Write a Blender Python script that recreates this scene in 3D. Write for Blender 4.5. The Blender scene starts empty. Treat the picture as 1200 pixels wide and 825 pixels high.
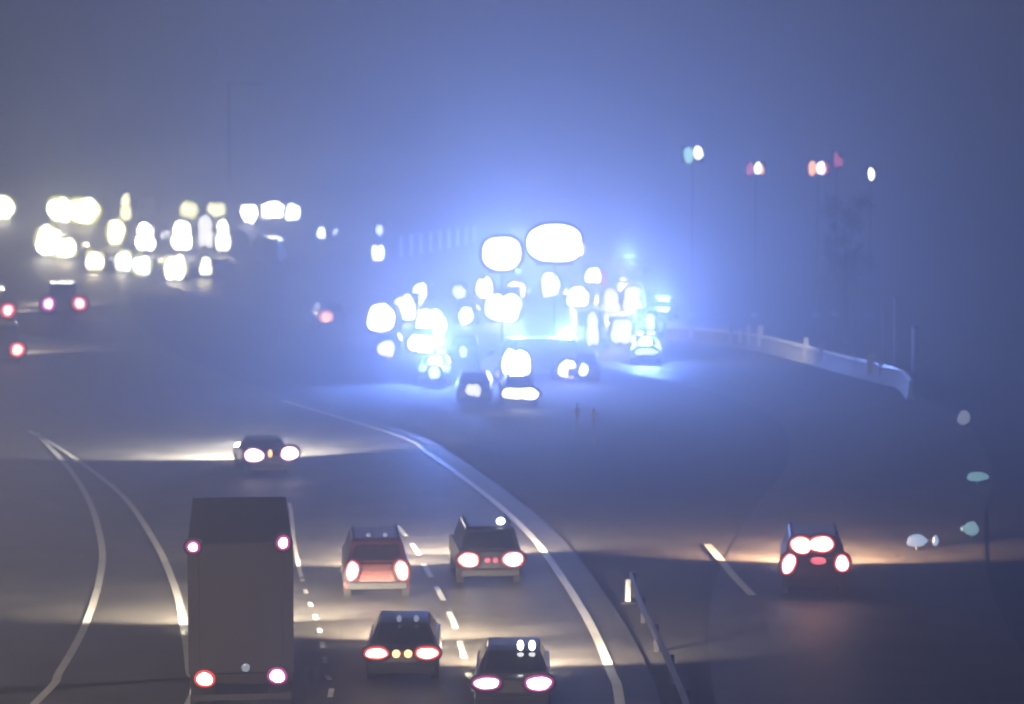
import bpy, bmesh, math, random, re
from mathutils import Vector, Matrix
R = math.radians
random.seed(7)
sc = bpy.context.scene
COL = sc.collection

# ------------------------------------------------------------------ camera
F = 3000.0; CX, CY = 600.0, 412.5; HOR = 150.0; CH = 14.0
PITCH = math.atan((CY - HOR) / F)
cam_d = bpy.data.cameras.new("camera"); cam = bpy.data.objects.new("camera", cam_d); COL.objects.link(cam)
cam.location = (0, 0, CH); cam.rotation_euler = (math.pi / 2 - PITCH, 0, 0)
cam_d.sensor_width = 36.0; cam_d.lens = 36.0 * F / 1200.0
cam_d.clip_start = 0.5; cam_d.clip_end = 6000
cam_d.dof.use_dof = True; cam_d.dof.focus_distance = 46.0
APER = 0.085                                     # metres of front opening: the soft, cheap long lens
cam_d.dof.aperture_fstop = (cam_d.lens / 1000.0) / APER
sc.camera = cam

# ------------------------------------------------------------------ night sky, exposure
w = bpy.data.worlds.new("World"); sc.world = w; w.use_nodes = True
nt = w.node_tree; bg = nt.nodes["Background"]
bg.inputs["Color"].default_value = (0.078, 0.073, 0.060, 1); bg.inputs["Strength"].default_value = 1.0
sc.view_settings.view_transform = 'Standard'; sc.view_settings.look = 'None'
sc.view_settings.exposure = 0.25; sc.view_settings.gamma = 1.0
cy = sc.cycles
cy.max_bounces = 5; cy.diffuse_bounces = 1; cy.glossy_bounces = 1; cy.transmission_bounces = 2
cy.volume_bounces = 0; cy.transparent_max_bounces = 8
cy.sample_clamp_indirect = 1.5; cy.use_denoising = True
cy.use_adaptive_sampling = False
HAZE_DENSITY = 0.0092
BLUE = (0.16, 0.30, 1.0)
KB = 0.74      # blue beacon power factor
FILL_W = 52000  # power of the unseen fill lamp for the near road

# ------------------------------------------------------------------ helpers
def smooth(t):
    t = max(0.0, min(1.0, t)); return t * t * (3 - 2 * t)
def hz(x, y):
    """height of the land: flat, with a hill to the far left that the second road comes down"""
    h = 7.2 * smooth((y - 178) / 100.0) * smooth((-x - 4) / 16.0)
    return h
def ray(px, py):
    v = Vector(((px - CX) / F, (CY - py) / F, -1.0))
    c, s = math.cos(math.pi / 2 - PITCH), math.sin(math.pi / 2 - PITCH)
    return Vector((v.x, v.y * c - v.z * s, v.y * s + v.z * c))
def on(px, py, up=0.0):
    """point of the land (raised by up) seen at photograph pixel px,py"""
    r = ray(px, py); t = 30.0
    while t < 1500:
        p = Vector((0, 0, CH)) + r * (t / r.y)
        if p.z <= hz(p.x, p.y) + up: return p
        t += 0.25
    return p
def at(px, py, Y):
    r = ray(px, py); return Vector((0, 0, CH)) + r * (Y / r.y)
def pxm(Y): return F / Y

def mat(name, col, rough=0.6, metal=0.0, emit=None, es=0.0, noise=0.0, nscale=3.0, bump=0.0, coat=0.0):
    m = bpy.data.materials.new(name); m.use_nodes = True
    n = m.node_tree; b = n.nodes["Principled BSDF"]
    b.inputs["Base Color"].default_value = (*col, 1); b.inputs["Roughness"].default_value = rough
    b.inputs["Metallic"].default_value = metal
    if coat: b.inputs["Coat Weight"].default_value = coat
    if emit:
        b.inputs["Emission Color"].default_value = (*emit, 1); b.inputs["Emission Strength"].default_value = es
        m.cycles.emission_sampling = 'NONE'
    if noise > 0 or bump > 0:
        tc = n.nodes.new("ShaderNodeTexCoord"); t = n.nodes.new("ShaderNodeTexNoise")
        t.inputs["Scale"].default_value = nscale; t.inputs["Detail"].default_value = 6
        n.links.new(tc.outputs["Object"], t.inputs["Vector"])
        if noise > 0:
            cr = n.nodes.new("ShaderNodeValToRGB")
            cr.color_ramp.elements[0].position = 0.3; cr.color_ramp.elements[1].position = 0.72
            cr.color_ramp.elements[0].color = (*[c * (1 - noise) for c in col], 1)
            cr.color_ramp.elements[1].color = (*[c * (1 + noise) for c in col], 1)
            n.links.new(t.outputs["Fac"], cr.inputs["Fac"]); n.links.new(cr.outputs["Color"], b.inputs["Base Color"])
        if bump > 0:
            bp = n.nodes.new("ShaderNodeBump"); bp.inputs["Strength"].default_value = bump
            t2 = n.nodes.new("ShaderNodeTexNoise"); t2.inputs["Scale"].default_value = nscale * 12
            n.links.new(tc.outputs["Object"], t2.inputs["Vector"])
            n.links.new(t2.outputs["Fac"], bp.inputs["Height"]); n.links.new(bp.outputs["Normal"], b.inputs["Normal"])
    return m
M = {}
M['asphalt'] = mat('asphalt', (.068, .063, .056),   .62, noise=.55, nscale=.55, bump=.2)
M['grass_ground'] = mat('grass_ground', (.030, .030, .034), .95, noise=.45, nscale=.12, bump=.3)
M['cream_reflect'] = mat('cream_reflector', (.85, .80, .66), .3)
M['verge'] = mat('verge', (.050, .055, .036), .95, noise=.5, nscale=.5, bump=.3)
M['paint'] = mat('road_paint', (.78, .77, .72), .5, noise=.12, nscale=1.3)
M['concrete'] = mat('concrete', (.36, .35, .34), .8, noise=.2, nscale=.8)
M['steel'] = mat('galvanised_steel', (.30, .31, .33), .45, metal=.6, noise=.2, nscale=2)
M['dark_steel'] = mat('dark_steel', (.05, .05, .055), .5, metal=.4, noise=.2)
M['black'] = mat('black_trim', (.006, .006, .007), .6)
M['body_dark'] = mat('dark_car_paint', (.020, .020, .026), .35, coat=.6, noise=.15)
M['body_grey'] = mat('grey_car_paint', (.09, .09, .10), .35, coat=.6, noise=.1)
M['body_red'] = mat('red_car_paint', (.16, .025, .02), .35, coat=.6, noise=.1)
M['body_white'] = mat('white_van_paint', (.70, .71, .72), .4, coat=.4, noise=.05)
M['glass'] = mat('tinted_glass', (.012, .013, .016), .12, coat=1.0)
M['rubber'] = mat('tyre_rubber', (.012, .012, .012), .9)
M['rim'] = mat('wheel_rim', (.3, .3, .31), .35, metal=.8)
M['trailer'] = mat('trailer_skin', (.030, .029, .040), .7, noise=.2, nscale=1.0)
M['bark'] = mat('bark', (.10, .08, .06), .9, noise=.4, nscale=4)
M['leaf'] = mat('leaf', (.20, .24, .20), .7, noise=.4, nscale=2)
M['reflect'] = mat('white_reflector', (.8, .82, .84), .3)
M['wire'] = mat('grey_cover', (.4, .4, .42), .7)
def lampmat(name, c, s):
    M[name] = mat(name, (.02, .02, .02), .3, emit=c, es=s)
lampmat('lamp_white', (1, .97, .90), 400)
lampmat('lamp_warm', (1, .93, .70), 300)
lampmat('lamp_cool', (.80, .93, 1), 220)
lampmat('lamp_pink', (1, .78, .86), 150)
lampmat('lamp_dimyellow', (1, .95, .62), 9)
lampmat('lamp_dimcool', (.72, .86, 1), 10)
lampmat('lamp_dimwhite', (.95, .97, .92), 12)
lampmat('tail_hot', (1, .80, .84), 9)
lampmat('tail_cream', (1, .90, .68), 8)
lampmat('tail_rim', (1, .04, .03), 1.5)
lampmat('tail_purple', (.60, .03, .30), 1.1)
lampmat('far_amber', (1, .34, .08), 2.5)
lampmat('far_rim', (1, .06, .05), 3.5)
lampmat('far_purple', (.7, .05, .45), 3.0)
lampmat('amber', (1, .42, .16), 5)
lampmat('red', (1, .10, .10), 1.6)
lampmat('red_soft', (1, .16, .22), 1.5)
lampmat('green_pale', (.50, 1, .86), 2.4)
lampmat('purple', (.55, .16, .75), 1.8)
lampmat('beacon_blue', (.25, .35, 1), 25)
lampmat('marker_blue', (.40, .66, 1), .85)
lampmat('marker_cyan', (.42, .85, .95), .55)
lampmat('marker_white', (.75, .82, 1), .42)

def link(o): COL.objects.link(o); return o
def obj(name, bm, m, parent=None, loc=None, smooth_=False, bevel=0.0):
    me = bpy.data.meshes.new(name); bm.normal_update(); bm.to_mesh(me); bm.free()
    me.materials.append(M[m] if isinstance(m, str) else m)
    if smooth_:
        for p in me.polygons: p.use_smooth = True
    o = link(bpy.data.objects.new(name, me))
    if parent: o.parent = parent
    if loc is not None: o.location = loc
    if bevel:
        b = o.modifiers.new('bevel', 'BEVEL'); b.width = bevel; b.segments = 2; b.limit_method = 'ANGLE'
    return o
def thing(name, label, cat, loc=(0, 0, 0), rz=0.0, group=None):
    o = link(bpy.data.objects.new(name, None)); o.location = loc; o.rotation_euler = (0, 0, rz)
    o.empty_display_size = .3
    o['label'] = label; o['category'] = cat
    if group: o['group'] = group
    return o
def tag(o, label, cat, group=None):
    o['label'] = label; o['category'] = cat
    if group: o['group'] = group
    return o
def struct(o, kind='structure'): o['kind'] = kind; return o
def box(bm, c, s, rz=0):
    m = Matrix.Translation(c) @ Matrix.Rotation(rz, 4, 'Z') @ Matrix.Diagonal((*s, 1))
    bmesh.ops.create_cube(bm, size=1, matrix=m)
def cyl(bm, c, r, h, axis='Z', r2=None, n=16):
    rot = {'Z': Matrix(), 'X': Matrix.Rotation(math.pi / 2, 4, 'Y'), 'Y': Matrix.Rotation(math.pi / 2, 4, 'X')}[axis]
    bmesh.ops.create_cone(bm, cap_ends=True, segments=n, radius1=r, radius2=r if r2 is None else r2, depth=h,
                          matrix=Matrix.Translation(c) @ rot)
def boxbm(c, s, rz=0): bm = bmesh.new(); box(bm, c, s, rz); return bm
def cylbm(c, r, h, axis='Z', r2=None, n=16): bm = bmesh.new(); cyl(bm, c, r, h, axis, r2, n); return bm
def prism(bm, prof, hw, hw_top=None, z0=None, z1=None):
    """side profile (y,z) swept across x; half width may narrow from z0 to z1"""
    def wd(z):
        if hw_top is None: return hw
        t = max(0, min(1, (z - z0) / (z1 - z0))); return hw + (hw_top - hw) * t
    L = [bm.verts.new((-wd(z), y, z)) for y, z in prof]; Rr = [bm.verts.new((wd(z), y, z)) for y, z in prof]
    n = len(prof)
    bm.faces.new(L); bm.faces.new(list(reversed(Rr)))
    for i in range(n):
        j = (i + 1) % n; bm.faces.new((L[j], L[i], Rr[i], Rr[j]))
    bmesh.ops.recalc_face_normals(bm, faces=bm.faces)
def oval_bm(w_, h_, t=.05, p=2.05, facing=-1, n=28, wob=0.0, seed=0):
    """domed oval lamp glass, facing along y*facing, centred on origin"""
    rnd = random.Random(seed); ph = [rnd.uniform(0, 6.28) for _ in range(3)]
    bm = bmesh.new(); rings = []
    for k, (s, d) in enumerate(((1, 0), (1, .35), (.88, .75), (.55, 1))):
        ring = []
        for i in range(n):
            a = 2 * math.pi * i / n; ca, sa = math.cos(a), math.sin(a)
            rr = 1 + wob * (math.sin(2 * a + ph[0]) * .5 + math.sin(3 * a + ph[1]) * .35 + math.sin(5 * a + ph[2]) * .2)
            x = math.copysign(abs(ca) ** (2 / p), ca) * w_ / 2 * s * rr; z = math.copysign(abs(sa) ** (2 / p), sa) * h_ / 2 * s * rr
            ring.append(bm.verts.new((x, facing * t * d, z)))
        rings.append(ring)
    for a, b in zip(rings, rings[1:]):
        for i in range(n): bm.faces.new((a[i], a[(i + 1) % n], b[(i + 1) % n], b[i]))
    bm.faces.new(rings[-1]); bm.faces.new(list(reversed(rings[0])))
    bmesh.ops.recalc_face_normals(bm, faces=bm.faces)
    return bm
def spot(name, parent, loc, rot, energy, col, size=150, blend=.4, radius=.12):
    l = bpy.data.lights.new(name, 'SPOT'); l.energy = energy; l.color = col; l.spot_size = R(size); l.spot_blend = blend
    l.shadow_soft_size = radius
    o = link(bpy.data.objects.new(name, l)); o.parent = parent; o.location = loc; o.rotation_euler = rot; return o
def point(name, parent, loc, energy, col, radius=.3):
    l = bpy.data.lights.new(name, 'POINT'); l.energy = energy; l.color = col; l.shadow_soft_size = radius
    o = link(bpy.data.objects.new(name, l)); o.parent = parent; o.location = loc; return o
def kids(o): return [c for c in bpy.data.objects if c.parent == o]
def copy_tree(o, parent=None):
    c = o.copy(); COL.objects.link(c); c.parent = parent
    for ch in kids(o): copy_tree(ch, c)
    return c

# ------------------------------------------------------------------ ground
def grid_lines(lo, hi, fine_lo, fine_hi, step):
    a = []; v = fine_lo
    while v <= fine_hi + 1e-6: a.append(v); v += step
    s = step
    v = fine_hi
    while v < hi: s *= 1.5; v += s; a.append(min(v, hi))
    s = step; v = fine_lo
    while v > lo: s *= 1.5; v -= s; a.append(max(v, lo))
    return sorted(set(a))
bm = bmesh.new()
xs = grid_lines(-2500, 2500, -80, 60, 2.0); ys = grid_lines(-200, 4500, 40, 300, 2.0)
V = [[bm.verts.new((x, y, hz(x, y))) for x in xs] for y in ys]
for j in range(len(ys) - 1):
    for i in range(len(xs) - 1): bm.faces.new((V[j][i], V[j][i + 1], V[j + 1][i + 1], V[j + 1][i]))
struct(obj('ground', bm, 'grass_ground', smooth_=True))

def catmull(P, n=10):
    P = [Vector((p[0], p[1], 0)) for p in P]; Q = [2 * P[0] - P[1]] + P + [2 * P[-1] - P[-2]]; out = []
    for i in range(1, len(Q) - 2):
        for k in range(n):
            t = k / n
            out.append(.5 * ((2 * Q[i]) + (-Q[i - 1] + Q[i + 1]) * t + (2 * Q[i - 1] - 5 * Q[i] + 4 * Q[i + 1] - Q[i + 2]) * t * t
                             + (-Q[i - 1] + 3 * Q[i] - 3 * Q[i + 1] + Q[i + 2]) * t ** 3))
    out.append(P[-1]); return out
def resample(P, step):
    out = [P[0].copy()]; acc = 0
    for a, b in zip(P, P[1:]):
        L = (b - a).length; d = step - acc
        while d <= L: out.append(a + (b - a) * (d / L)); d += step
        acc = (acc + L) % step if False else L - (d - step)
    return out
def normals(P):
    N = []
    for i in range(len(P)):
        t = (P[min(i + 1, len(P) - 1)] - P[max(i - 1, 0)]).normalized(); N.append(Vector((t.y, -t.x, 0)))
    return N
def band(name, A, B, m, z, nx=8):
    """surface between two polylines with the same count"""
    bm = bmesh.new(); rows = []
    for a, b in zip(A, B):
        row = []
        for k in range(nx + 1):
            p = a.lerp(b, k / nx); row.append(bm.verts.new((p.x, p.y, hz(p.x, p.y) + z)))
        rows.append(row)
    for r0, r1 in zip(rows, rows[1:]):
        for k in range(nx): bm.faces.new((r0[k], r0[k + 1], r1[k + 1], r1[k]))
    bmesh.ops.recalc_face_normals(bm, faces=bm.faces)
    for f in bm.faces:
        if f.normal.z < 0: f.normal_flip()
    return struct(obj(name, bm, m))
def stripe(name, P, w0, z, dash=None, gap=None, start=0.0, end=1e9):
    """painted line along polyline P"""
    N = normals(P); bm = bmesh.new(); s = 0; prev = None; per = (dash + gap) if dash else None
    dense = []; cum = 0
    for i in range(len(P) - 1):
        L = (P[i + 1] - P[i]).length; n = max(1, int(L / .25))
        for k in range(n): dense.append((P[i].lerp(P[i + 1], k / n), N[i].lerp(N[i + 1], k / n), cum + L * k / n))
        cum += L
    last = None
    for p, nn, s in dense:
        inside = start <= s <= end and (dash is None or (s % per) < dash)
        if inside:
            a = p - nn * w0 / 2; b = p + nn * w0 / 2
            va = bm.verts.new((a.x, a.y, hz(a.x, a.y) + z)); vb = bm.verts.new((b.x, b.y, hz(b.x, b.y) + z))
            if last: bm.faces.new((last[0], last[1], vb, va))
            last = (va, vb)
        else: last = None
    bmesh.ops.recalc_face_normals(bm, faces=bm.faces)
    for f in bm.faces:
        if f.normal.z < 0: f.normal_flip()
    return struct(obj(name, bm, 'paint'))
def G(pts): return [(on(x, y).x, on(x, y).y) for x, y in pts]
right_edge = catmull([(2.3, 42)] + G([(727, 832), (716, 790), (692, 735), (659, 680), (626, 635), (588, 597), (545, 563), (500, 532), (455, 508)])
                     + [(-16, 141), (-24, 166), (-31, 200), (-38, 250), (-46, 320)])
left_edge = catmull([(-8.2, 42)] + G([(221, 830), (222, 788), (214, 728), (203, 685), (180, 635), (143, 583), (90, 541), (38, 508)])
                    + [(-32, 141), (-38, 166), (-44, 200), (-51, 250), (-58, 320)], n=10)
n = min(len(right_edge), len(left_edge))
while len(left_edge) > len(right_edge): left_edge.pop(0)
while len(right_edge) > len(left_edge): right_edge.pop(0)
NR, NL = normals(right_edge), normals(left_edge)
band('main_road', [p - q * 6.5 for p, q in zip(left_edge, NL)], [p + q * 1.0 for p, q in zip(right_edge, NR)], 'asphalt', .030)
gore = catmull([(-12.6, 42)] + G([(40, 830), (70, 790), (100, 735), (117, 680), (119, 640), (105, 590), (80, 550), (42, 508)]))
stripe('road_edge_line', right_edge, .25, .050, end=72)
stripe('road_edge_line', left_edge, .22, .050, start=0, end=78)
stripe('slip_road_line', gore, .22, .050, end=76)
lane_a = catmull([(-4.6, 42)] + G([(384, 832), (382, 790), (374, 740), (356, 688), (345, 640), (339, 592), (322, 560), (290, 530)]))
lane_b = catmull([(-1.1, 42)] + G([(556, 828), (547, 788), (531, 730), (504, 676), (480, 636), (450, 603), (405, 566), (350, 535)]))
stripe('lane_dashes', lane_a, .14, .050, dash=1.0, gap=1.0, end=37)
stripe('lane_dashes', lane_a, .13, .050, start=37, end=53)
stripe('lane_dashes', lane_b, .17, .050, dash=2.6, gap=1.5, end=48)
# second road that comes down the hill and runs through the crash scene
far_mid = catmull([(-86, 330), (-66, 290), (-50, 262), (-36, 240), (-22, 215), (-9, 192), (2, 172), (12, 150), (17, 128), (16, 108), (12.5, 90), (10, 74), (9, 56), (9, 38)], n=12)
NF = normals(far_mid)
def fw(p): return 9.5 if p.y > 200 else 9.5 + (4.2 - 9.5) * smooth((200 - p.y) / 90)
band('crossing_road', [p - q * fw(p) for p, q in zip(far_mid, NF)], [p + q * fw(p) for p, q in zip(far_mid, NF)], 'asphalt', .020, nx=12)
ramp_line = catmull(G([(829, 640), (845, 660), (862, 680), (884, 703)]))
stripe('ramp_line', ramp_line, .26, .050)

# ------------------------------------------------------------------ rails and barriers
def rail(name, label, cat, P, z_mid, h, m, post_step, post_h, thick=.06, postm='steel', curve_name='beam'):
    P = resample(P, .8); N = normals(P)
    t = thing(name, label, cat, (P[0].x, P[0].y, hz(P[0].x, P[0].y))); o0 = Vector(t.location)
    bm = bmesh.new(); prev = None
    prof = [(-thick / 2, z_mid - h / 2), (thick / 2, z_mid - h / 4), (-thick / 2, z_mid), (thick / 2, z_mid + h / 4), (-thick / 2, z_mid + h / 2),
            (-thick, z_mid + h / 2), (-thick, z_mid - h / 2)]
    for p, q in zip(P, N):
        ring = [bm.verts.new(Vector((p.x + q.x * a, p.y + q.y * a, hz(p.x, p.y) + z)) - o0) for a, z in prof]
        if prev:
            for i in range(len(prof)): bm.faces.new((prev[i], prev[(i + 1) % len(prof)], ring[(i + 1) % len(prof)], ring[i]))
        prev = ring
    bmesh.ops.recalc_face_normals(bm, faces=bm.faces)
    obj(curve_name, bm, m, t)
    for p, q in list(zip(P, N))[::post_step]:
        c = Vector((p.x - q.x * .12, p.y - q.y * .12, hz(p.x, p.y) + post_h / 2)) - o0
        obj('post', boxbm(c, (.12, .12, post_h), math.atan2(q.y, q.x)), postm, t)
    return t, P, N
RP = catmull(G([(738, 700), (750, 735), (766, 770), (786, 812)]) + [(4.2, 52)])
rail('guard_rail', 'dark steel guard rail curving past the bright right edge line at the bottom', 'guard rail', RP, .62, .32, 'dark_steel', 5, .75, postm='dark_steel')
# pale concrete parapet round the bend, with upright reflectors
arc_px = [(782, 400), (830, 404), (890, 412), (940, 424), (990, 438), (1035, 450), (1058, 457), (1068, 470)]
arc = resample(catmull(G(arc_px)), .5)
t = thing('concrete_parapet', 'long pale parapet curving right behind the crash scene and ending in a rounded end', 'barrier', (arc[0].x, arc[0].y, 0)); o0 = Vector(t.location)
def wallmesh(P, hh, th, z0=0):
    N = normals(P); bm = bmesh.new(); prev = None
    prof = [(-th, z0), (-th * .45, z0 + hh * .35), (-th * .35, z0 + hh), (th * .35, z0 + hh), (th * .45, z0 + hh * .35), (th, z0)]
    for p, q in zip(P, N):
        ring = [bm.verts.new(Vector((p.x + q.x * a, p.y + q.y * a, z)) - o0) for a, z in prof]
        if prev:
            for i in range(len(prof)): bm.faces.new((prev[i], prev[(i + 1) % len(prof)], ring[(i + 1) % len(prof)], ring[i]))
        else: bm.faces.new(ring)
        prev = ring
    bm.faces.new(list(reversed(prev))); bmesh.ops.recalc_face_normals(bm, faces=bm.faces); return bm
obj('wall', wallmesh(arc, .85, .28), 'concrete', t)
obj('top_rail', wallmesh(arc, .14, .16, .92), 'reflect', t)
PARAPET = t
for px_, hh, ww in ((812, .9, .22), (858, 1.1, .16), (866, .9, .12), (877, 1.2, .18), (893, 1.3, .28), (946, 1.2, .24), (963, 1.1, .22), (1002, .7, .12), (1020, 1.15, .34), (1034, .8, .14)):
    best = min(arc, key=lambda p: abs(CX + F * p.x / p.y - px_))
    obj('reflector_panel', boxbm(Vector((best.x, best.y - .4, .35 + hh / 2)) - o0, (ww * 1.3, .05, hh)), 'cream_reflect', t)
    obj('post', boxbm(Vector((best.x, best.y - .1, .75)) - o0, (.08, .08, 1.5)), 'steel', t)

# ------------------------------------------------------------------ vehicle builder (rear at y=0, front at y=L, looks along +y)
def wheels(t, ys, hw, r=.33):
    for y in ys:
        for s in (-1, 1):
            wh = obj('wheel', cylbm((0, 0, 0), r, .2, 'X', n=20), 'rubber', t, (s * (hw - .09), y, r))
            obj('rim', cylbm((s * .105, 0, 0), r * .6, .02, 'X', n=14), 'rim', wh)
def car_body(kind, paint, t):
    """adds body, windows, wheels to the empty t; returns dims"""
    if kind == 'car':
        L, hw, zt, zb = 4.4, .90, 1.45, .92
        bm = bmesh.new()
        prism(bm, [(0, .30), (-.02, .62), (.03, .93), (.25, .99), (1.0, 1.0), (3.2, .95), (4.2, .78), (L, .62), (L, .30)], hw)
        prism(bm, [(.35, .97), (1.05, 1.42), (1.5, zt), (2.5, zt), (3.35, .93)], .84, .62, .95, zt)
        obj('body', bm, paint, t, bevel=.05)
        g = bmesh.new(); v = [g.verts.new(c) for c in ((-.66, .47, 1.06), (.66, .47, 1.06), (.56, 1.0, 1.40), (-.56, 1.0, 1.40))]; g.faces.new(v)
        obj('rear_window', g, 'glass', t).location = (0, -.02, .012)
        g = bmesh.new(); v = [g.verts.new(c) for c in ((.68, 3.22, 1.0), (-.68, 3.22, 1.0), (-.56, 2.62, 1.38), (.56, 2.62, 1.38))]; g.faces.new(v)
        obj('windscreen', g, 'glass', t).location = (0, .03, .012)
        for s in (-1, 1):
            g = bmesh.new(); v = [g.verts.new((s * x, y, z)) for x, y, z in ((.835, .8, 1.02), (.835, 2.95, 1.02), (.66, 2.45, 1.38), (.66, 1.2, 1.38))]
            g.faces.new(v); obj('side_window', g, 'glass', t)
        obj('bumper', boxbm((0, -.05, .42), (1.72, .14, .20)), 'black', t, bevel=.04)
        wheels(t, (.85, 3.5), hw)
        return L, hw, zt
    if kind == 'suv':
        L, hw, zt = 4.7, .96, 1.85
        bm = bmesh.new()
        prism(bm, [(0, .38), (-.02, 1.15), (.06, 1.18), (3.5, 1.15), (L - .1, .98), (L, .7), (L, .38)], hw)
        prism(bm, [(.04, 1.16), (.22, zt - .05), (.4, zt), (2.6, zt), (3.4, 1.14)], .92, .74, 1.15, zt)
        obj('body', bm, paint, t, bevel=.05)
        g = bmesh.new(); v = [g.verts.new(c) for c in ((-.72, .03, 1.25), (.72, .03, 1.25), (.64, .17, 1.7), (-.64, .17, 1.7))]; g.faces.new(v)
        obj('rear_window', g, 'glass', t)
        g = bmesh.new(); v = [g.verts.new(c) for c in ((.76, 3.36, 1.2), (-.76, 3.36, 1.2), (-.66, 2.72, 1.74), (.66, 2.72, 1.74))]; g.faces.new(v)
        obj('windscreen', g, 'glass', t).location = (0, .03, .02)
        obj('bumper', boxbm((0, -.06, .5), (1.8, .16, .24)), 'black', t, bevel=.04)
        obj('roof_rail', boxbm((-.66, 1.5, zt + .05), (.05, 2.0, .05)), 'black', t)
        obj('roof_rail', boxbm((.66, 1.5, zt + .05), (.05, 2.0, .05)), 'black', t)
        wheels(t, (.9, 3.7), hw, .38)
        return L, hw, zt
    if kind == 'van':
        L, hw, zt = 5.4, 1.0, 2.35
        bm = bmesh.new()
        prism(bm, [(0, .35), (0, zt - .05), (.08, zt), (3.9, zt), (4.75, 1.25), (L - .05, 1.05), (L, .35)], hw, .88, 1.2, zt)
        obj('body', bm, paint, t, bevel=.06)
        g = bmesh.new(); v = [g.verts.new(c) for c in ((.84, 4.72, 1.32), (-.84, 4.72, 1.32), (-.78, 3.98, 2.24), (.78, 3.98, 2.24))]; g.faces.new(v)
        obj('windscreen', g, 'glass', t).location = (0, .03, .02)
        for s in (-1, 1):
            g = bmesh.new(); v = [g.verts.new((s * x, y, z)) for x, y, z in ((.99, 3.3, 1.35), (.99, 4.3, 1.35), (.915, 3.85, 2.1), (.915, 3.3, 2.1))]
            g.faces.new(v); obj('side_window', g, 'glass', t, (s * .012, 0, 0))
        obj('bumper', boxbm((0, L + .04, .48), (1.9, .14, .24)), 'black', t, bevel=.04)
        obj('door_seam', boxbm((0, -.012, 1.3), (.03, .02, 1.8)), 'black', t)
        wheels(t, (1.0, 4.3), hw, .36)
        return L, hw, zt
    if kind == 'lorry':
        L, hw, zt = 8.6, 1.22, 3.5
        obj('cargo_box', boxbm((0, 3.0, 2.15), (2.44, 6.0, 2.6)), paint, t, bevel=.04)
        bm = bmesh.new()
        prism(bm, [(6.2, .5), (6.2, 2.75), (6.4, 2.9), (7.6, 2.85), (8.35, 1.75), (L, 1.6), (L, .5)], 1.15, 1.0, 1.6, 2.9)
        obj('cab', bm, paint, t, bevel=.05)
        g = bmesh.new(); v = [g.verts.new(c) for c in ((.95, 8.33, 1.85), (-.95, 8.33, 1.85), (-.88, 7.68, 2.75), (.88, 7.68, 2.75))]; g.faces.new(v)
        obj('windscreen', g, 'glass', t).location = (0, .03, .02)
        obj('chassis', boxbm((0, 4.2, .68), (1.0, 8.2, .3)), 'black', t)
        obj('bumper', boxbm((0, L + .05, .55), (2.3, .16, .3)), 'black', t, bevel=.04)
        wheels(t, (1.2, 2.3, 7.3), hw, .48)
        return L, hw, zt
def tail(t, x, z, w_, h_, core='tail_hot', rim='tail_rim', y=-.06, tilt=0, seed=0, rimw=.13):
    """tail lamp: black ring as dark outline > overexposed core, coloured glare fringe"""
    b = obj('taillight', oval_bm(w_ + rimw * 2, h_ + rimw * 1.9, .03, seed=seed), 'black', t, (x, y, z)); b.rotation_euler = (0, tilt, 0)
    obj('glare_fringe', oval_bm(w_ + rimw, h_ + rimw * .9, .03, wob=.05, seed=seed), rim, b, (0, -.028, 0))  # glare fringe of the overexposed lamp, modelled as a coloured glowing ring
    obj('lens', oval_bm(w_, h_, .05, wob=.10, seed=seed), core, b, (0, -.055, 0))
    return b
def headglow(t, L, hw, z, energy, col=(1, .80, .56), size=158):
    for s in (-1, 1):
        h = obj('headlight', oval_bm(.34, .2, .05, facing=1), 'lamp_warm', t, (s * (hw - .28), L - .02, z))
        sp = spot('headlight_beam', t, (s * (hw - .28), L + .22, z + .05), (R(90 - 15), 0, 0), energy * 13, col, 36, .9)
        sp.scale = (9, 1, 1)      # low beam: wide to the sides, cut off below the horizon

def heading_at(P, Y):
    i = min(range(1, len(P) - 1), key=lambda k: abs(P[k].y - Y)); d = P[i + 1] - P[i - 1]; return math.atan2(-d.x, d.y)
def place(px_, lampy, lampz):
    """base point on the land under a lamp seen at px_, lampy with height lampz"""
    p = on(px_, lampy, lampz); return Vector((p.x, p.y, hz(p.x, p.y)))

# ------------------------------------------------------------------ the vehicles driving away
grp_away = 'vehicles driving away up the near road'
# car in front, centre bottom
p = place(601, 802, .86)
t = thing('car', 'dark car with pink-white tail lamps at the bottom edge, beside the bright edge line', 'car', p, heading_at(right_edge, p.y) * .5, grp_away)
L, hw, zt = car_body('car', 'body_dark', t)
tail(t, -.62, .86, .56, .26, 'tail_cream', 'tail_purple', seed=1); tail(t, .62, .86, .58, .30, 'tail_hot', 'tail_purple', seed=2)
obj('number_plate_lamp', oval_bm(.5, .16, .03), 'red_soft', t, (0, -.08, .42))
for x in (.18, .46): obj('roof_dot', oval_bm(.16, .24, .06), 'lamp_dimwhite', t, (x, .95, 1.56))  # pale glowing dots just above the roof
headglow(t, L, hw, .65, 620)
# car left of it
p = place(471, 765, .86)
t = thing('car', 'dark saloon with wide cream tail lamps and two small amber lamps between them', 'car', p, heading_at(right_edge, p.y) * .5, grp_away)
L, hw, zt = car_body('car', 'body_dark', t)
tail(t, -.64, .86, .50, .24, 'tail_cream', 'tail_rim', seed=3); tail(t, .64, .86, .50, .26, 'tail_cream', 'tail_rim', seed=4)
for x in (-.14, .16): obj('plate_lamp', oval_bm(.20, .20, .04), 'amber', t, (x, -.08, .84))
for x in (-.10, .34): obj('roof_dot', oval_bm(.13, .18, .06), 'marker_white', t, (x, .95, 1.54))
headglow(t, L, hw, .65, 620)
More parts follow.
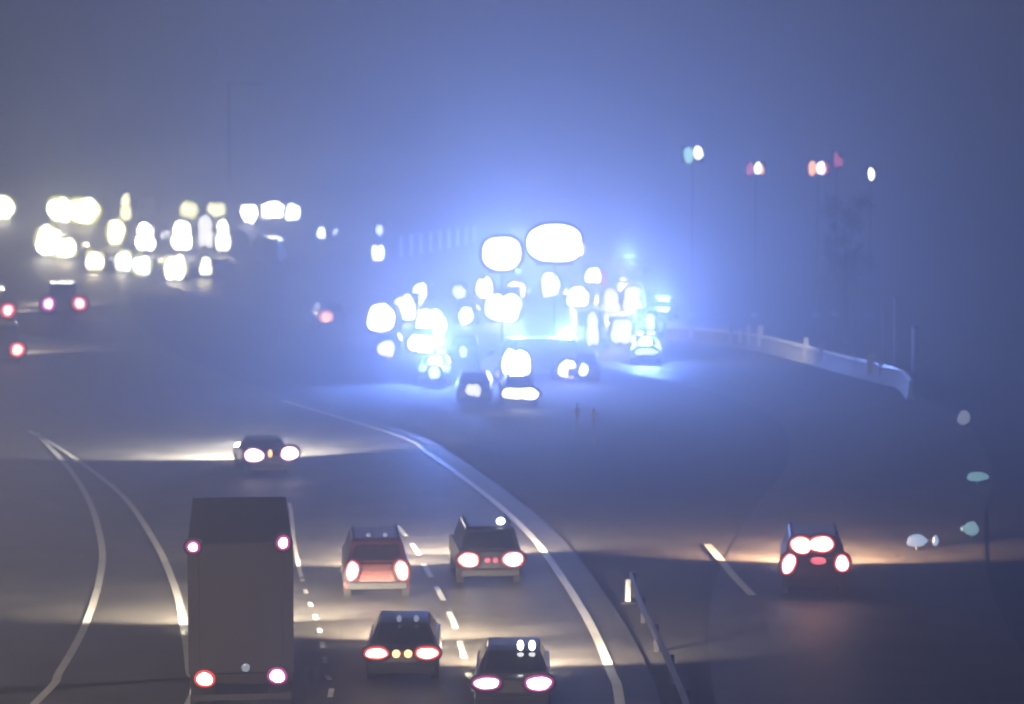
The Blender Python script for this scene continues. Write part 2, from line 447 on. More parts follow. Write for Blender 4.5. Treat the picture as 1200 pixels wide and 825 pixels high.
# car with white-pink lamps behind the bright line
p = place(575, 657, .86)
t = thing('car', 'dark car with broad white-pink tail lamps touching the left of the bright curved edge line', 'car', p, heading_at(right_edge, p.y), grp_away)
L, hw, zt = car_body('suv', 'body_dark', t)
tail(t, -.68, .9, .58, .38, 'tail_cream', 'tail_rim', seed=5); tail(t, .68, .9, .60, .38, 'tail_hot', 'tail_rim', seed=6)
for x in (-.10, .14): obj('plate_lamp', oval_bm(.18, .16, .04), 'red_soft', t, (x, -.1, .88))
obj('roof_dot', oval_bm(.26, .22, .06), 'lamp_dimwhite', t, (.33, .3, 2.02))
headglow(t, L, hw, .7, 560)
# red car with upright lamps
p = place(442, 669, .95)
t = thing('car', 'red-backed car with upright narrow tail lamps, left of the broken lane line', 'car', p, heading_at(right_edge, p.y), grp_away)
L, hw, zt = car_body('suv', 'body_red', t)
tail(t, -.74, .95, .30, .56, 'tail_hot', 'tail_rim', tilt=R(12), seed=7); tail(t, .72, .95, .32, .58, 'tail_cream', 'tail_rim', tilt=R(-14), seed=8)
obj('brake_glow_panel', boxbm((0, -.05, .78), (1.0, .03, .34)), 'body_red', t)
spot('tail_spill', t, (0, -.45, 1.2), (R(-60), 0, 0), 26, (1, .22, .12), 140, .6)
for x in (-.25, .25): obj('roof_dot', oval_bm(.14, .12, .05), 'marker_white', t, (x, .3, 1.96))
headglow(t, L, hw, .7, 560)
# far pair with long pale light pool
p = place(318, 533, .95)
t = thing('car', 'lone dark car with two purple-ringed white tail lamps above the long trailer', 'car', p, heading_at(left_edge, p.y) * .8, grp_away)
L, hw, zt = car_body('car', 'body_dark', t)
tail(t, -.72, .95, .74, .50, 'tail_hot', 'tail_purple', seed=9); tail(t, .72, .98, .70, .50, 'tail_hot', 'tail_purple', tilt=R(-10), seed=10)
obj('plate_lamp', oval_bm(.16, .3, .04), 'amber', t, (-.06, -.06, 1.0))
headglow(t, L, hw, .8, 2600, (1, .92, .72), 170)
# trailer
p = place(283, 794, 1.1)
t = thing('articulated_lorry', 'tall dark box trailer seen from behind with four corner lamps', 'lorry', p, R(6.2), grp_away)
obj('trailer_box', boxbm((0, 3.75, 2.75), (2.46, 7.5, 3.1)), 'trailer', t, bevel=.04)
for s in (-1, 1):
    obj('rear_door', boxbm((s * .60, -.02, 2.75), (1.199, .06, 3.06)), 'trailer', t)
    obj('door_bar', cylbm((s * .98, -.06, 2.75), .014, 2.9), 'trailer', t)
    obj('corner_post', boxbm((s * 1.2, -.03, 2.75), (.07, .09, 3.1)), 'trailer', t)
    obj('mud_flap', boxbm((s * .9, .5, .48), (.55, .03, .6)), 'black', t)
obj('chassis', boxbm((0, 4.0, 1.02), (1.1, 7.6, .3)), 'black', t)
obj('bumper', boxbm((0, .05, .62), (2.3, .12, .14)), 'dark_steel', t)
obj('lamp_board', boxbm((0, -.02, 1.08), (2.4, .08, .22)), 'black', t)
tail(t, -.86, 1.10, .36, .30, 'tail_hot', 'tail_rim', y=-.09, seed=11); tail(t, .84, 1.13, .34, .30, 'tail_hot', 'tail_purple', y=-.09, seed=12)
tail(t, -1.10, 4.24, .20, .20, 'tail_hot', 'tail_purple', y=-.1, seed=13); tail(t, 1.0, 4.30, .20, .26, 'tail_hot', 'tail_purple', y=-.1, seed=14)
obj('plate_lamp', oval_bm(.2, .2, .04), 'marker_white', t, (.10, -.1, 1.34))
wheels(t, (1.2, 2.5, 6.4), 1.2, .5)
bm = bmesh.new(); prism(bm, [(8.0, .5), (8.0, 3.0), (8.5, 3.4), (9.5, 3.3), (10.2, 1.9), (10.4, .5)], 1.2, 1.1, 1.6, 3.4)
obj('cab', bm, 'body_dark', t, bevel=.05)
wheels(t, (9.3,), 1.2, .5)
headglow(t, 10.4, 1.2, .9, 900, (1, .84, .62), 160)
# ramp vehicle
p = place(955, 660, 1.1)
t = thing('pickup_truck', 'pickup truck with an arch of glowing red and yellow lamps on the right-hand ramp', 'pickup truck', p, R(-5))
L, hw, zt = car_body('suv', 'body_dark', t)
tail(t, -.78, 1.06, .34, .56, 'tail_hot', 'tail_rim', tilt=R(14), seed=15); tail(t, .80, 1.10, .34, .46, 'tail_hot', 'tail_rim', seed=16)
tail(t, -.42, 1.62, .56, .46, 'tail_cream', 'tail_rim', y=-.02, seed=17); tail(t, .18, 1.66, .66, .44, 'tail_cream', 'tail_rim', y=-.02, seed=18)
obj('brake_lamp', oval_bm(.46, .22, .04), 'red_soft', t, (.1, -.06, 1.16))
spot('tail_spill', t, (0, -.6, 1.5), (R(-65), 0, 0), 60, (1, .25, .15), 150, .6)
headglow(t, L, hw, .75, 1150, (1, .60, .34), 164)

# far red pairs at the left
grp_far_tail = 'tail-lit vehicles far off on the left'
for k, (px_, py_, sz, lab, core) in enumerate((
        (75, 356, 36, 'distant car with purple and red tail lamps side by side below the headlamp jam', 'tail_hot'),
        (-8, 364, 34, 'distant car half out of frame at the left edge, one red lamp showing', 'tail_hot'),
        (3, 410, 34, 'lowest of the red-lit cars at the left edge, single red lamp showing', 'tail_cream'),
        (389, 372, 14, 'lone distant car with one amber lamp, left of the blue-lit cluster', 'amber'))):
    p = place(px_, py_, .9)
    t = thing('car', lab, 'car', p, R(12), grp_far_tail)
    L, hw, zt = car_body('van' if sz > 30 else 'suv', 'body_grey', t)
    m_ = p.y / F; half = sz / 2 * m_
    tail(t, -half, .9, 10 * m_, 11 * m_, core, ('far_purple', 'far_rim', 'far_rim', 'far_amber')[k], seed=20 + k, rimw=7 * m_)
    if k < 3: tail(t, half, .9, 10 * m_, 11 * m_, core, 'far_rim', seed=30 + k, rimw=7 * m_)
    headglow(t, L, hw, .75, 900 if k != 3 else 60, (1, .80, .56), 164)

# ------------------------------------------------------------------ the vehicles facing the camera
# x, y, blob w, blob h (photo px), lamp material, body kind, paint, label
FR = [
 (3, 243, 24, 24, 'lamp_white', 'lorry', 'body_grey', "lorry seen as white glare cut by the left picture edge, left of the jam"),
 (72, 246, 26, 24, 'lamp_white', 'lorry', 'body_dark', "upper left vehicle of the headlamp jam, its glare running into the next one"),
 (99, 247, 34, 26, 'lamp_warm', 'lorry', 'body_grey', "lorry seen as broad yellow-white glare at the top left of the jam"),
 (58, 282, 26, 30, 'lamp_white', 'van', 'body_dark', "leftmost low vehicle of the headlamp jam with large white lamps"),
 (78, 291, 20, 20, 'lamp_white', 'car', 'body_dark', "car with round white glare tucked right against the leftmost low vehicle of the jam"),
 (112, 306, 18, 19, 'lamp_pink', 'car', 'body_dark', "small car with pinkish white headlamps, lowest on the left side of the jam"),
 (137, 272, 18, 24, 'lamp_warm', 'van', 'body_dark', "vehicle with a yellow-green tinged streak above its lamps in the middle of the jam"),
 (171, 278, 21, 30, 'lamp_white', 'van', 'body_dark', "van seen as tall oval white glare in mid jam, right of the yellow-green streak"),
 (146, 306, 17, 20, 'lamp_cool', 'car', 'body_dark', "car seen as left one of two touching bluish white glares in the jam's bottom row"),
 (167, 311, 19, 19, 'lamp_cool', 'car', 'body_dark', "car seen as right one of two touching bluish white glares in the jam's bottom row"),
 (214, 276, 22, 32, 'lamp_white', 'lorry', 'body_dark', "lorry seen as largest drop-shaped white glare on the right side of the jam"),
 (241, 272, 20, 34, 'lamp_dimwhite', 'lorry', 'body_white', "pale lilac-white lit front of a lorry between two brighter glares"),
 (262, 276, 16, 34, 'lamp_warm', 'van', 'body_dark', "van seen as yellowish streaked headlamps near the right end of the jam"),
 (206, 314, 22, 24, 'lamp_white', 'car', 'body_dark', "lowest car on the right side of the jam with pointed white glare"),
 (242, 312, 13, 20, 'lamp_warm', 'car', 'body_dark', "small narrow yellowish headlamps below the lilac-lit lorry"),
 (148, 243, 12, 30, 'lamp_dimyellow', 'lorry', 'body_white', "lorry seen as dim upright yellowish front standing above the middle of the jam"),
 (222, 246, 16, 14, 'lamp_dimyellow', 'van', 'body_grey', "dim yellow lamps of a vehicle behind the drop-shaped glare"),
 (254, 246, 16, 12, 'lamp_dimyellow', 'van', 'body_grey', "van seen as faint yellowish lamps at the back of the jam, right of centre"),
 (293, 250, 17, 18, 'lamp_white', 'car', 'body_dark', "car seen as leftmost of three white lamps in a row beyond the jam's right end"),
 (320, 246, 26, 16, 'lamp_white', 'van', 'body_dark', "van seen as widest, middle one of three white glares beyond the jam's right end"),
 (343, 249, 14, 18, 'lamp_cool', 'car', 'body_dark', "car seen as rightmost of three white lamps in a row beyond the jam's right end"),
 (377, 273, 8, 11, 'lamp_cool', 'car', 'body_dark', "car seen as tiny bluish lamp alone between the jam and the blue-lit cluster"),
 (443, 297, 14, 18, 'lamp_cool', 'car', 'body_dark', "car seen as small ringed bluish lamp high at the left of the cluster"),
 (445, 270, 8, 11, 'lamp_dimcool', 'car', 'body_dark', "car seen as faint blue-white lamp directly above the small ringed bluish one"),
 (447, 373, 29, 34, 'lamp_white', 'van', 'body_dark', "leftmost vehicle of the blue-lit cluster with large round white glare"),
 (475, 361, 25, 28, 'lamp_warm', 'van', 'body_dark', "van seen as yellowish round glare, second from the left in the blue-lit cluster"),
 (493, 341, 15, 17, 'lamp_cool', 'car', 'body_dark', "car seen as smaller blue-white lamps just above the yellowish round glare"),
 (505, 379, 32, 34, 'lamp_white', 'van', 'body_dark', "van seen as wide pinkish white glare to the right of the yellowish round glare"),
 (492, 402, 26, 20, 'lamp_pink', 'car', 'body_dark', "car seen as pink-white headlamps low under the wide pinkish white glare"),
 (453, 408, 20, 18, 'lamp_dimyellow', 'car', 'body_dark', "dim yellow lamps below the leftmost vehicle of the cluster"),
 (538, 342, 14, 15, 'lamp_dimcool', 'car', 'body_dark', "car seen as faint bluish lamp, left of the greenish white one in mid cluster"),
 (546, 370, 15, 19, 'lamp_cool', 'car', 'body_dark', "car seen as small pale blue lamps in the open middle of the cluster"),
 (568, 338, 18, 22, 'lamp_white', 'car', 'body_dark', "car seen as left upper lamp of the middle group, greenish white"),
 (605, 341, 19, 22, 'lamp_pink', 'car', 'body_dark', "car seen as right upper lamp of the middle group, pinkish white"),
 (590, 361, 42, 30, 'lamp_white', 'lorry', 'body_dark', "lorry seen as broad white glare in mid cluster, wider than the two lamps above it"),
 (645, 333, 20, 25, 'lamp_cool', 'car', 'body_dark', "car seen as cyan-white lamps under the biggest floodlight"),
 (677, 348, 22, 24, 'lamp_white', 'car', 'body_dark', "car seen as ringed white lamps right of the cyan-white ones"),
 (695, 323, 18, 16, 'lamp_pink', 'van', 'body_dark', "van seen as pinkish lamps beside a small purple light at the right of the cluster"),
 (543, 412, 8, 12, 'lamp_dimcool', 'car', 'body_dark', "car seen as tiny faint lamp below the small pale blue lamps"),
 (509, 436, 14, 14, 'lamp_dimcool', 'car', 'body_grey', "car seen as faint blue-white lamps in the lower left of the cluster"),
 (555, 457, 18, 14, 'lamp_dimwhite', 'car', 'body_grey', "pale white blob on the ground at the lowest point of the cluster, built as a car"),
 (605, 428, 33, 34, 'lamp_white', 'suv', 'body_dark', "off-road car seen as single large round white glare at the front of the cluster"),
 (610, 461, 44, 12, 'lamp_white', 'car', 'body_grey', "car added for the flat wide glare on the ground below the single large round glare"),  # ground glare, carried by an added car and its glowing lenses
 (665, 432, 21, 19, 'lamp_pink', 'car', 'body_dark', "car seen as round pinkish white lamps right of the large front glare"),
 (684, 433, 9, 14, 'lamp_cool', 'car', 'body_dark', "car seen as narrow bluish lamp touching the round pinkish white lamps"),
 (715, 357, 24, 36, 'lamp_cream', 'van', 'body_white', "hazy cream-lit vehicle at the left of the washed-out patch"),
 (741, 352, 22, 34, 'lamp_cream', 'lorry', 'body_white', "tallest yellowish-lit vehicle of the washed-out patch at the right"),
 (728, 388, 26, 26, 'lamp_cream', 'van', 'body_white', "whitish lit vehicle low in the washed-out patch at the right"),
 (762, 377, 10, 18, 'lamp_dimcool', 'car', 'body_white', "car seen as small bluish white lamp at the right rim of the washed-out patch"),
 (757, 412, 26, 8, 'lamp_dimcool', 'car', 'body_white', "car seen as thin curved bluish white glare under the washed-out patch"),
 (694, 385, 14, 40, 'lamp_cream', 'lorry', 'body_white', "pale upright streak of a lit vehicle left of the washed-out patch"),
]
LZ = {'car': .72, 'van': .95, 'suv': .9, 'lorry': 1.15}
protos = {}
LAMPC = {'lamp_white': ((1, .97, .90), 3.4), 'lamp_warm': ((1, .95, .52), 1.7), 'lamp_cool': ((.80, .93, 1), 2.0), 'lamp_pink': ((1, .82, .88), 2.0),
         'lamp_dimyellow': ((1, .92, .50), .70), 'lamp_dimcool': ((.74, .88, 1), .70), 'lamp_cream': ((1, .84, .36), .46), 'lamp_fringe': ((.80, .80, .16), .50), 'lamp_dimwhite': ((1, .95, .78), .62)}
def lamp_at(name, Y):
    """lamp brightness grows with the stretch of haze it shines through (haze loss made up in the emission)"""
    q = int(round(Y / 25.0)) * 25; key = '%s_%d' % (name, q)
    if key not in M:
        c, st = LAMPC[name]; lampmat(key, c, st * math.exp(HAZE_DENSITY * q))
    return key
def get_body(kind, paint, label, grp):
    key = (kind, paint); nm = {'car': 'car', 'van': 'van', 'suv': 'car', 'lorry': 'lorry'}[kind]
    if key not in protos:
        t = thing(nm, label, nm, (0, 0, 0), 0, grp)
        dims = car_body(kind, paint, t); protos[key] = (t, dims, [c for c in kids(t)])
        return t, dims
    src, dims, ch = protos[key]
    t = src.copy(); COL.objects.link(t); t['label'] = label; t['group'] = grp
    for c in ch:
        d = c.copy(); COL.objects.link(d); d.parent = t
        for g in kids(c):
            e = g.copy(); COL.objects.link(e); e.parent = d
    return t, dims
JAM, CLU = 'headlit vehicles queueing on the hill at the left', 'headlit vehicles gathered in the blue-lit cluster'
for k, (x, y, bw, bh, lm, kind, paint, lab) in enumerate(FR):
    if kind == 'van': kind = 'suv'; lab = re.sub(r'\bvan\b', 'car', lab)
    elif kind == 'lorry': kind = 'van'; lab = re.sub(r'\blorry\b', 'van', lab)
    z = LZ[kind]; p = on(x, y, z); m_ = p.y / F
    if x < 400: bw *= 1.15; bh *= 1.12
    W, H = bw * m_, bh * m_  # lenses as large as the whole glare, not the lamps alone
    W = min(W, 2.9)
    if H / 2 > z - .1: z = H / 2 + .15; p = on(x, y, z); m_ = p.y / F; W, H = min(bw * m_, 2.9), bh * m_
    t, (L, hw, zt) = get_body(kind, paint, lab, JAM if x < 400 else CLU)
    yaw = random.uniform(-5, 5) + (-9 if x < 300 else 0)
    ry = math.pi + R(yaw)
    # front face of the body sits at p
    t.rotation_euler = (0, 0, ry)
    fr = Vector((math.cos(ry + math.pi / 2), math.sin(ry + math.pi / 2), 0))
    t.location = Vector((p.x, p.y, hz(p.x, p.y))) - fr * L
    # lamps (car space: front is +y)
    yf = L + .16
    dim = 'dim' in lm or 'cream' in lm; lm0 = lm; lm = lamp_at(lm, p.y)
    grow = 7.0 * m_     # black ring built as the dark outline round the glare
    if H > 1.35 * W and H > 1.0:      # headlamps below, an added glowing oval for the rest of the tall glare
        hh = H * .55
        for s in (-1, 1):
            b = obj('headlight', oval_bm(W * .58 + grow, hh + grow, .04, facing=1, seed=k), 'black', t, (s * W * .22, yf, z - H * .20))
            obj('lens', oval_bm(W * .58, hh, .06, facing=1, wob=.12, seed=k * 3 + s), lm, b, (0, .045, 0))
        b = obj('cab_lamp', oval_bm(W * .8 + grow, hh + grow, .04, facing=1, seed=k), 'black', t, (0, yf - .02, z + H * .22))
        obj('lens', oval_bm(W * .8, hh, .06, facing=1, wob=.14, seed=k + 50), lm, b, (0, .05, 0))
    else:
        for s in (-1, 1):
            b = obj('headlight', oval_bm(W * .70 + grow, H + grow, .04, facing=1, seed=k), 'black', t, (s * W * .15, yf + s * .012, z))
            if x < 290: obj('glare_fringe', oval_bm(W * .70 + 4.5 * m_, H + 5.5 * m_, .03, facing=1, wob=.15, seed=k + s), lamp_at('lamp_fringe', p.y), b, (0, .03, 0))  # yellow-green glare fringe modelled as a glowing ring
            obj('lens', oval_bm(W * .70, H, .06, facing=1, wob=.20, seed=k * 3 + s), lm, b, (0, .055, 0))
    if (x, y) in ((605, 428), (509, 436), (665, 432), (757, 412)):       # these carry blue flashing bars that face the camera
        lb = obj('light_bar', boxbm((0, L - 2.4, zt + .06), (1.2, .28, .12)), 'black', t)
        for s in (-1, 1): obj('beacon', boxbm((s * .34, L - 2.4, zt + .17), (.40, .24, .12)), 'beacon_blue', lb)
        spot('beacon_light', t, (0, L - 1.8, zt + .9), (R(80), 0, 0), {605: 12000, 509: 34000, 665: 52000, 757: 20000}[x] * KB, BLUE, 160, .5, .35)
    if (x, y) in ((741, 352), (728, 388)):                   # warm lamps added on these two to wash out the cream patch
        obj('patch_fill_lamp', oval_bm(.5, .3, .05, facing=1), lm, t, (.6, L - 1.6, zt + .35)); obj('fill_lamp_stalk', cylbm((.6, L - 1.66, zt + .12), .03, .3), 'black', t)
        point('patch_fill_light', t, (.6, L - 1.2, zt + .7), 800, (1, .80, .46), .4)
    e = (60 if dim else 260) * (3.0 if x < 290 else .8)
    colr = (1, .80, .34) if x < 290 else {'lamp_cool': (.8, .9, 1), 'lamp_warm': (1, .9, .6), 'lamp_pink': (1, .8, .85)}.get(lm0, (1, .95, .85))
    spot('headlight_beam', t, (0, yf + .35, z), (R(90 - 12), 0, 0), e, colr, 110, .8, .3)

# ------------------------------------------------------------------ floodlights on masts, built as large as their glare
def mast(x, y, bw, bh, Y, lm, lab, energy):
    p = at(x, y, Y); m_ = Y / F; W, H = bw * m_, bh * m_; lm = lamp_at(lm, Y)
    t = thing('light_tower', lab, 'floodlight', (p.x, p.y, 0), 0, 'floodlights on masts over the cluster')
    obj('trailer_base', boxbm((0, 0, .55), (1.5, 2.4, .7)), 'steel', t, bevel=.06)
    for s in (-1, 1): obj('wheel', cylbm((s * .8, 0, .33), .33, .2, 'X'), 'rubber', t)
    obj('mast', cylbm((0, 0, (p.z - H / 2) / 2), .07, p.z - H / 2, r2=.05), 'steel', t)
    b = obj('lamp_housing', oval_bm(W + 8 * m_, H + 8 * m_, .3, facing=1, p=2.4), 'black', t, (0, 0, p.z))  # housing rim widened to draw the dark outline round the glare
    obj('lens', oval_bm(W, H, .12, p=2.5, wob=.05, seed=int(x)), lm, b, (0, -.02, 0))
    obj('lamp_bracket', boxbm((0, .1, p.z - H / 2 - .12), (W * .7, .08, .12)), 'dark_steel', t)
    sp = spot('floodlight_beam', t, (0, .8, p.z - .3), (0, 0, 0), energy * (5 if x < 620 else 1.6), (1, .86, .60), 46, .8, .5)
    sp.rotation_euler = (Vector((9.0, 184, 1.0) if x < 620 else (3.2, 160, .5)) - Vector((p.x, p.y, p.z))).to_track_quat('-Z', 'Y').to_euler()
    point('white_fill', t, (0, -1.0, p.z), energy * .2, (.95, .95, 1), .8)  # added point light, whitens the middle of the blue glow
    if x > 620:      # extra spot added to brighten the parapet
        sp = spot('parapet_fill', t, (1.2, -.3, p.z - .3), (0, 0, 0), 34000, (1, .93, .80), 44, .8, .3)
        sp.rotation_euler = (Vector((17, 158, .8)) - (Vector((p.x, p.y, p.z)))).to_track_quat('-Z', 'Y').to_euler()
    return t
mast(588, 297, 46, 38, 152, 'lamp_warm', 'mast-mounted floodlight with a broad creamy glare, the left of the two big ones', 2400)
mast(650, 285, 62, 44, 146, 'lamp_white', 'mast-mounted floodlight with the widest white glare in the picture', 3000)

# small purple beacon pole next to pink lamps
p = at(708, 326, 176)
t = thing('beacon_pole', 'small purple light on a thin pole, right of the pinkish lamps', 'warning light', (p.x, p.y, 0))
obj('pole', cylbm((0, 0, p.z / 2), .05, p.z), 'steel', t)
obj('beacon_lamp', oval_bm(.5, 1.2, .1), 'purple', t, (0, -.05, p.z))

# ------------------------------------------------------------------ blue emergency beacons
BE = [(783, 388, 190, 12000), (600, 350, 240, 52000), (560, 345, 262, 14000), (722, 345, 250, 22000)]
labs = ['police car with a blue roof bar at the right rim of the washed-out patch', 'police car farthest back in the haze, behind the broad white glare of mid cluster',
        'police car far back in the haze, left of the two mast floodlights', 'police car far back in the haze, behind the washed-out patch']
for k, (x, y, Y, e) in enumerate(BE):
    p = at(x, y, Y); p.z = 0
    t = thing('police_car', labs[k], 'police car', p, R(165 + 17 * k), 'police cars with blue beacons')
    car_body('car', 'body_dark', t)
    lb = obj('light_bar', boxbm((0, 2.0, 1.52), (1.1, .28, .1)), 'black', t)
    for s in (-1, 1): obj('beacon', boxbm((s * .3, 2.0, 1.60), (.42, .24, .12)), 'beacon_blue', lb)
    point('beacon_light', t, (0, 2.0, 2.1), e * KB, BLUE, .35)
    if k in (1, 2):
        sp = spot('beacon_beam', t, (0, 2.0, 2.2), (0, 0, 0), 30000 * KB, BLUE, 70, 1.0, .35)  # added upward spot, brightens the column of blue glow
        sp.rotation_euler = Matrix.Rotation(-t.rotation_euler.z, 3, 'Z').to_4x4().to_3x3().__matmul__(Vector((0, -.75, 1)).to_track_quat('-Z', 'Y').to_matrix()).to_euler()

# ------------------------------------------------------------------ white van lit from the floodlights
p = on(652, 447)
t = thing('ambulance', 'long pale-lit white van between the round front glare and the pinkish lamps', 'ambulance', (p.x + 1.2, p.y + 1.2, 0), R(83))
car_body('van', 'body_white', t)
p = on(313, 312)
t = thing('box_van', 'pale blue-white lit box van beneath the three lamps at the right end of the jam', 'van', p, R(-2))
car_body('van', 'body_white', t)

# ------------------------------------------------------------------ signal lamps upper right
def signal(x, y, Y, lenses, label, hw_, hh_):
    p = at(x, y, Y); m_ = Y / F
    t = thing('signal_lamp', label, 'signal lamp', (p.x, p.y, 0), 0, 'lamps high on poles at the upper right')
    obj('pole', cylbm((0, .2, p.z / 2), .03, p.z, n=8), 'dark_steel', t)
    obj('foot', cylbm((0, .2, .15), .3, .3, n=12), 'concrete', t)
    obj('housing', boxbm((0, .12, p.z), (hw_ * m_, .25, hh_ * m_)), 'black', t, bevel=.1)
    for dx, dz, lw, lh, lm in lenses:
        h = obj('lens', oval_bm(lw * m_, lh * m_, .08, wob=.12, seed=int(x + dx)), lm, t, (dx * m_, -.03, p.z + dz * m_))
signal(812, 181, 190, [(-5, -1, 11, 20, 'green_pale'), (6, 2, 10, 15, 'lamp_dimwhite')], 'pale green double lamp high in the blue glow, leftmost of the high lamps', 26, 20)
signal(886, 198, 190, [(-7, 0, 8, 16, 'red_soft'), (2, 1, 7, 14, 'lamp_dimwhite'), (7, -1, 4, 12, 'amber')], 'small reddish and white lamp, second of the high lamps', 22, 18)
signal(959, 197, 190, [(-7, 0, 9, 18, 'amber'), (3, 0, 10, 16, 'tail_hot'), (10, 0, 4, 14, 'red')], 'red and white double lamp, third of the high lamps', 26, 18)
signal(981, 187, 191, [(-1, 0, 5, 18, 'red_soft'), (4, -3, 4, 12, 'red_soft')], 'thin upright red lamp touching the red and white double lamp', 12, 20)
signal(1021, 204, 190, [(0, 0, 7, 14, 'lamp_dimwhite')], 'small white lamp, rightmost of the high lamps', 12, 17)

# glowing markers on posts round the bend
def marker(x, y, parts, label):
    p = on(x, y + 12); m_ = p.y / F; z = 12 * m_
    t = thing('glow_marker', label, 'marker lamp', (p.x, p.y, 0), 0, 'low glowing markers round the ramp bend')
    obj('post', cylbm((0, .05, z / 2), .05, z, n=10), 'dark_steel', t)
    for dx, lw, lh, lm in parts:
        b = obj('lamp', oval_bm(lw * m_, lh * m_, .08, wob=.15, seed=int(x)), lm, t, (dx * m_, -.02, z))
        obj('bracket', boxbm((dx * m_ / 2, .05, z), (abs(dx * m_) + .06, .04, .05)), 'dark_steel', t)
marker(1129, 490, [(0, 16, 16, 'marker_white')], 'faint round white glowing marker above the other right-hand markers')
marker(1145, 559, [(0, 24, 12, 'marker_cyan')], 'flat cyan glowing marker farthest right on the bend')
marker(1138, 620, [(0, 16, 18, 'marker_cyan'), (-9, 8, 8, 'marker_cyan')], 'dim green-blue glowing marker above the lit end of the ramp')
marker(1074, 634, [(0, 26, 14, 'marker_blue'), (22, 8, 12, 'marker_blue')], 'brightest blue glowing marker with a small companion, right of the ramp vehicle')

# thin pale poles at the bend
for k, (x, y0, y1, lab) in enumerate(((1048, 350, 436, 'tallest thin pale pole behind the end of the parapet'),
        (1036, 365, 430, 'thin pale pole left of the tallest one behind the parapet end'),
        (1072, 384, 438, 'thick short purple-grey pole nearest the parapet end'))):
    p = on(x, y1); top = at(x, y0, p.y)
    t = thing('pole', lab, 'pole', (p.x, p.y, 0), 0, 'thin poles at the parapet end')
    obj('shaft', cylbm((0, 0, top.z / 2), .09 if k < 2 else .2, top.z, n=10), 'steel', t)
    obj('cap', cylbm((0, 0, top.z + .05), .14 if k < 2 else .25, .1, n=10), 'dark_steel', t)
# two pale posts in front of the cluster
for x, y0, y1, lab in ((676, 472, 519, 'left one of two faint pale posts below the cluster, in the blue haze'), (696, 478, 521, 'right one of two faint pale posts below the cluster, slightly shorter')):
    p = on(x, y1); top = at(x, y0, p.y)
    t = thing('post', lab, 'post', (p.x, p.y, 0), 0, 'pale posts below the cluster')
    obj('shaft', cylbm((0, 0, top.z / 2), .045, top.z, n=10), 'wire', t)
    obj('reflector_band', cylbm((0, 0, top.z * .8), .13, .3, n=10), 'reflect', t)
# marker post beside the edge line
p = on(736, 708)
t = thing('marker_post', 'short white marker post at the end of the dark guard rail', 'marker post', (p.x, p.y, 0))
obj('post', boxbm((0, 0, .35), (.16, .10, .75)), 'reflect', t, bevel=.03)
obj('base', boxbm((0, 0, .03), (.4, .3, .06)), 'black', t)
# street lamp left
b = at(270, 333, 232); b.z = hz(b.x, b.y); top = at(268, 96, 232)
t = thing('street_lamp', 'unlit tall street lamp with an arm to the right, faint in the grey sky', 'street lamp', b)
hh = top.z - b.z
obj('pole', cylbm((0, 0, hh / 2), .20, hh, r2=.13), 'steel', t)
obj('arm', boxbm((1.2, 0, hh - .1), (2.4, .12, .12)), 'steel', t)
obj('lamp_head', boxbm((2.6, 0, hh - .18), (1.0, .35, .2)), 'steel', t, bevel=.05)
# distant railing of pale uprights over the middle left of the cluster
p0, p1 = on(470, 302), on(556, 304)
t = thing('railing', 'row of faint pale uprights in the blue haze left of the creamy floodlight', 'railing', p0)
d = p1 - p0; d.z = 0
obj('top_bar', boxbm((d.x / 2, d.y / 2, 1.9), (d.length, .08, .08), math.atan2(d.y, d.x)), 'steel', t)
for k in range(9):
    q = d * (k / 8)
    obj('upright', boxbm((q.x, q.y, 1.0), (.26, .1, 2.0)), 'reflect', t)
# unseen lamp added outside the view to brighten the near road
t = thing('unseen_fill_lamp', 'unseen fill lamp added beyond the left side of the slip road', 'street lamp', (-14, 28, 0))
obj('pole', cylbm((0, 0, 6.8), .20, 13.6, r2=.11), 'steel', t)
obj('arm', boxbm((2.6, 0, 13.55), (5.2, .12, .12)), 'steel', t)
obj('lamp_head', boxbm((5.4, 0, 13.5), (1.1, .45, .22)), 'steel', t, bevel=.05)
spot('road_fill_light', t, (5.4, 0, 13.2), (R(56), 0, R(-8)), FILL_W, (1, .78, .56), 60, .9, .3)
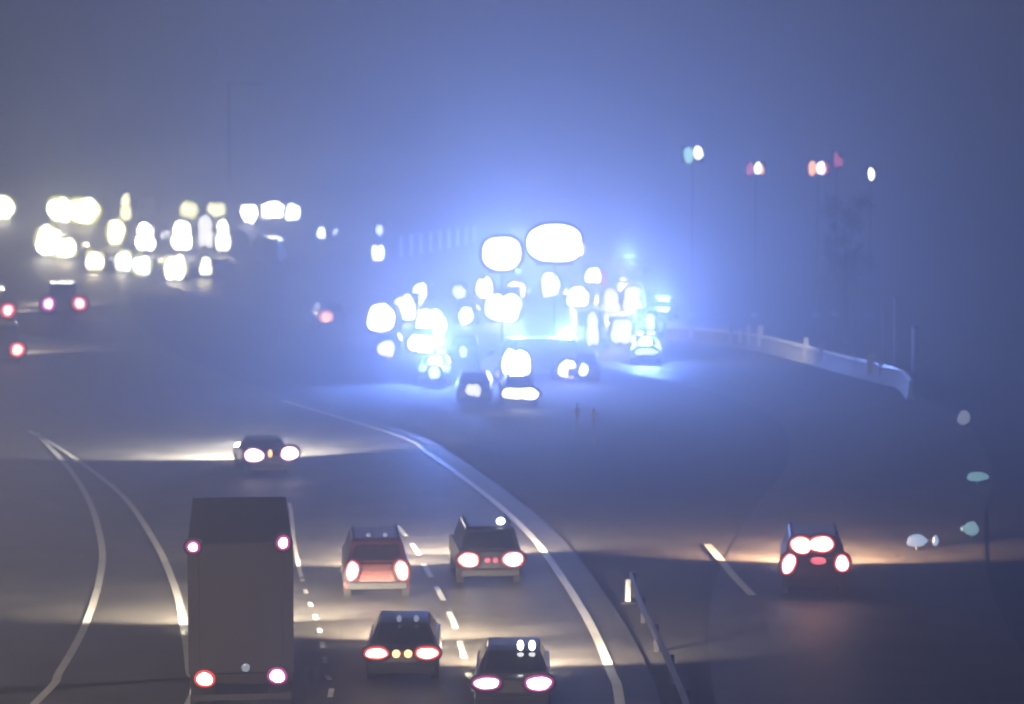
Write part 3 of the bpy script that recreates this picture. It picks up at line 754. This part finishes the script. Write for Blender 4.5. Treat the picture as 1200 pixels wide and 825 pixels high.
# tree
p = on(990, 402)
def tree(p, H, Wd, label, seed=3):
    rnd = random.Random(seed)
    t = thing('tree', label, 'tree', p)
    bm = bmesh.new(); cyl(bm, (0, 0, H * .3), .22, H * .6, r2=.1, n=10)
    for k in range(9):
        a = rnd.uniform(0, 6.28); z = H * rnd.uniform(.3, .6); l = rnd.uniform(.25, .5) * Wd
        m = Matrix.Translation((math.cos(a) * l / 2, math.sin(a) * l / 2, z + l * .5)) @ Matrix.Rotation(a, 4, 'Z') @ Matrix.Rotation(R(38), 4, 'Y')
        bmesh.ops.create_cone(bm, cap_ends=True, segments=6, radius1=.07, radius2=.02, depth=l * 1.4, matrix=m)
    obj('trunk', bm, 'bark', t)
    bm = bmesh.new()
    cl = [(rnd.gauss(0, Wd * .2), rnd.gauss(0, Wd * .2), H * rnd.uniform(.28, .97), rnd.uniform(.3, .75)) for _ in range(36)]
    for _ in range(5200):
        c = rnd.choice(cl); v = Vector((rnd.gauss(0, 1), rnd.gauss(0, 1), rnd.gauss(0, 1))) * c[3] * .55
        q = Vector(c[:3]) + v; s = rnd.uniform(.05, .11)
        a = Vector((rnd.gauss(0, 1), rnd.gauss(0, 1), rnd.gauss(0, 1))).normalized(); b2 = a.orthogonal().normalized()
        bm.faces.new([bm.verts.new(q + a * s), bm.verts.new(q + b2 * s * .6), bm.verts.new(q - a * s), bm.verts.new(q - b2 * s * .6)])
    obj('crown', bm, 'leaf', t)
tree(p, 9.6, 3.6, 'slender grey-green tree standing in the haze behind the parapet')

# ------------------------------------------------------------------ haze
bm = boxbm((0, 350, 18), (900, 900, 38))
hzo = obj('haze', bm, 'black'); hzo['kind'] = 'stuff'
hm = bpy.data.materials.new('haze'); hm.use_nodes = True; n = hm.node_tree; n.nodes.clear()
pv = n.nodes.new('ShaderNodeVolumePrincipled'); om = n.nodes.new('ShaderNodeOutputMaterial')
pv.inputs['Color'].default_value = (.93, .94, .97, 1); pv.inputs['Density'].default_value = HAZE_DENSITY; pv.inputs['Anisotropy'].default_value = .6
n.links.new(pv.outputs[0], om.inputs['Volume'])
hzo.data.materials.clear(); hzo.data.materials.append(hm)
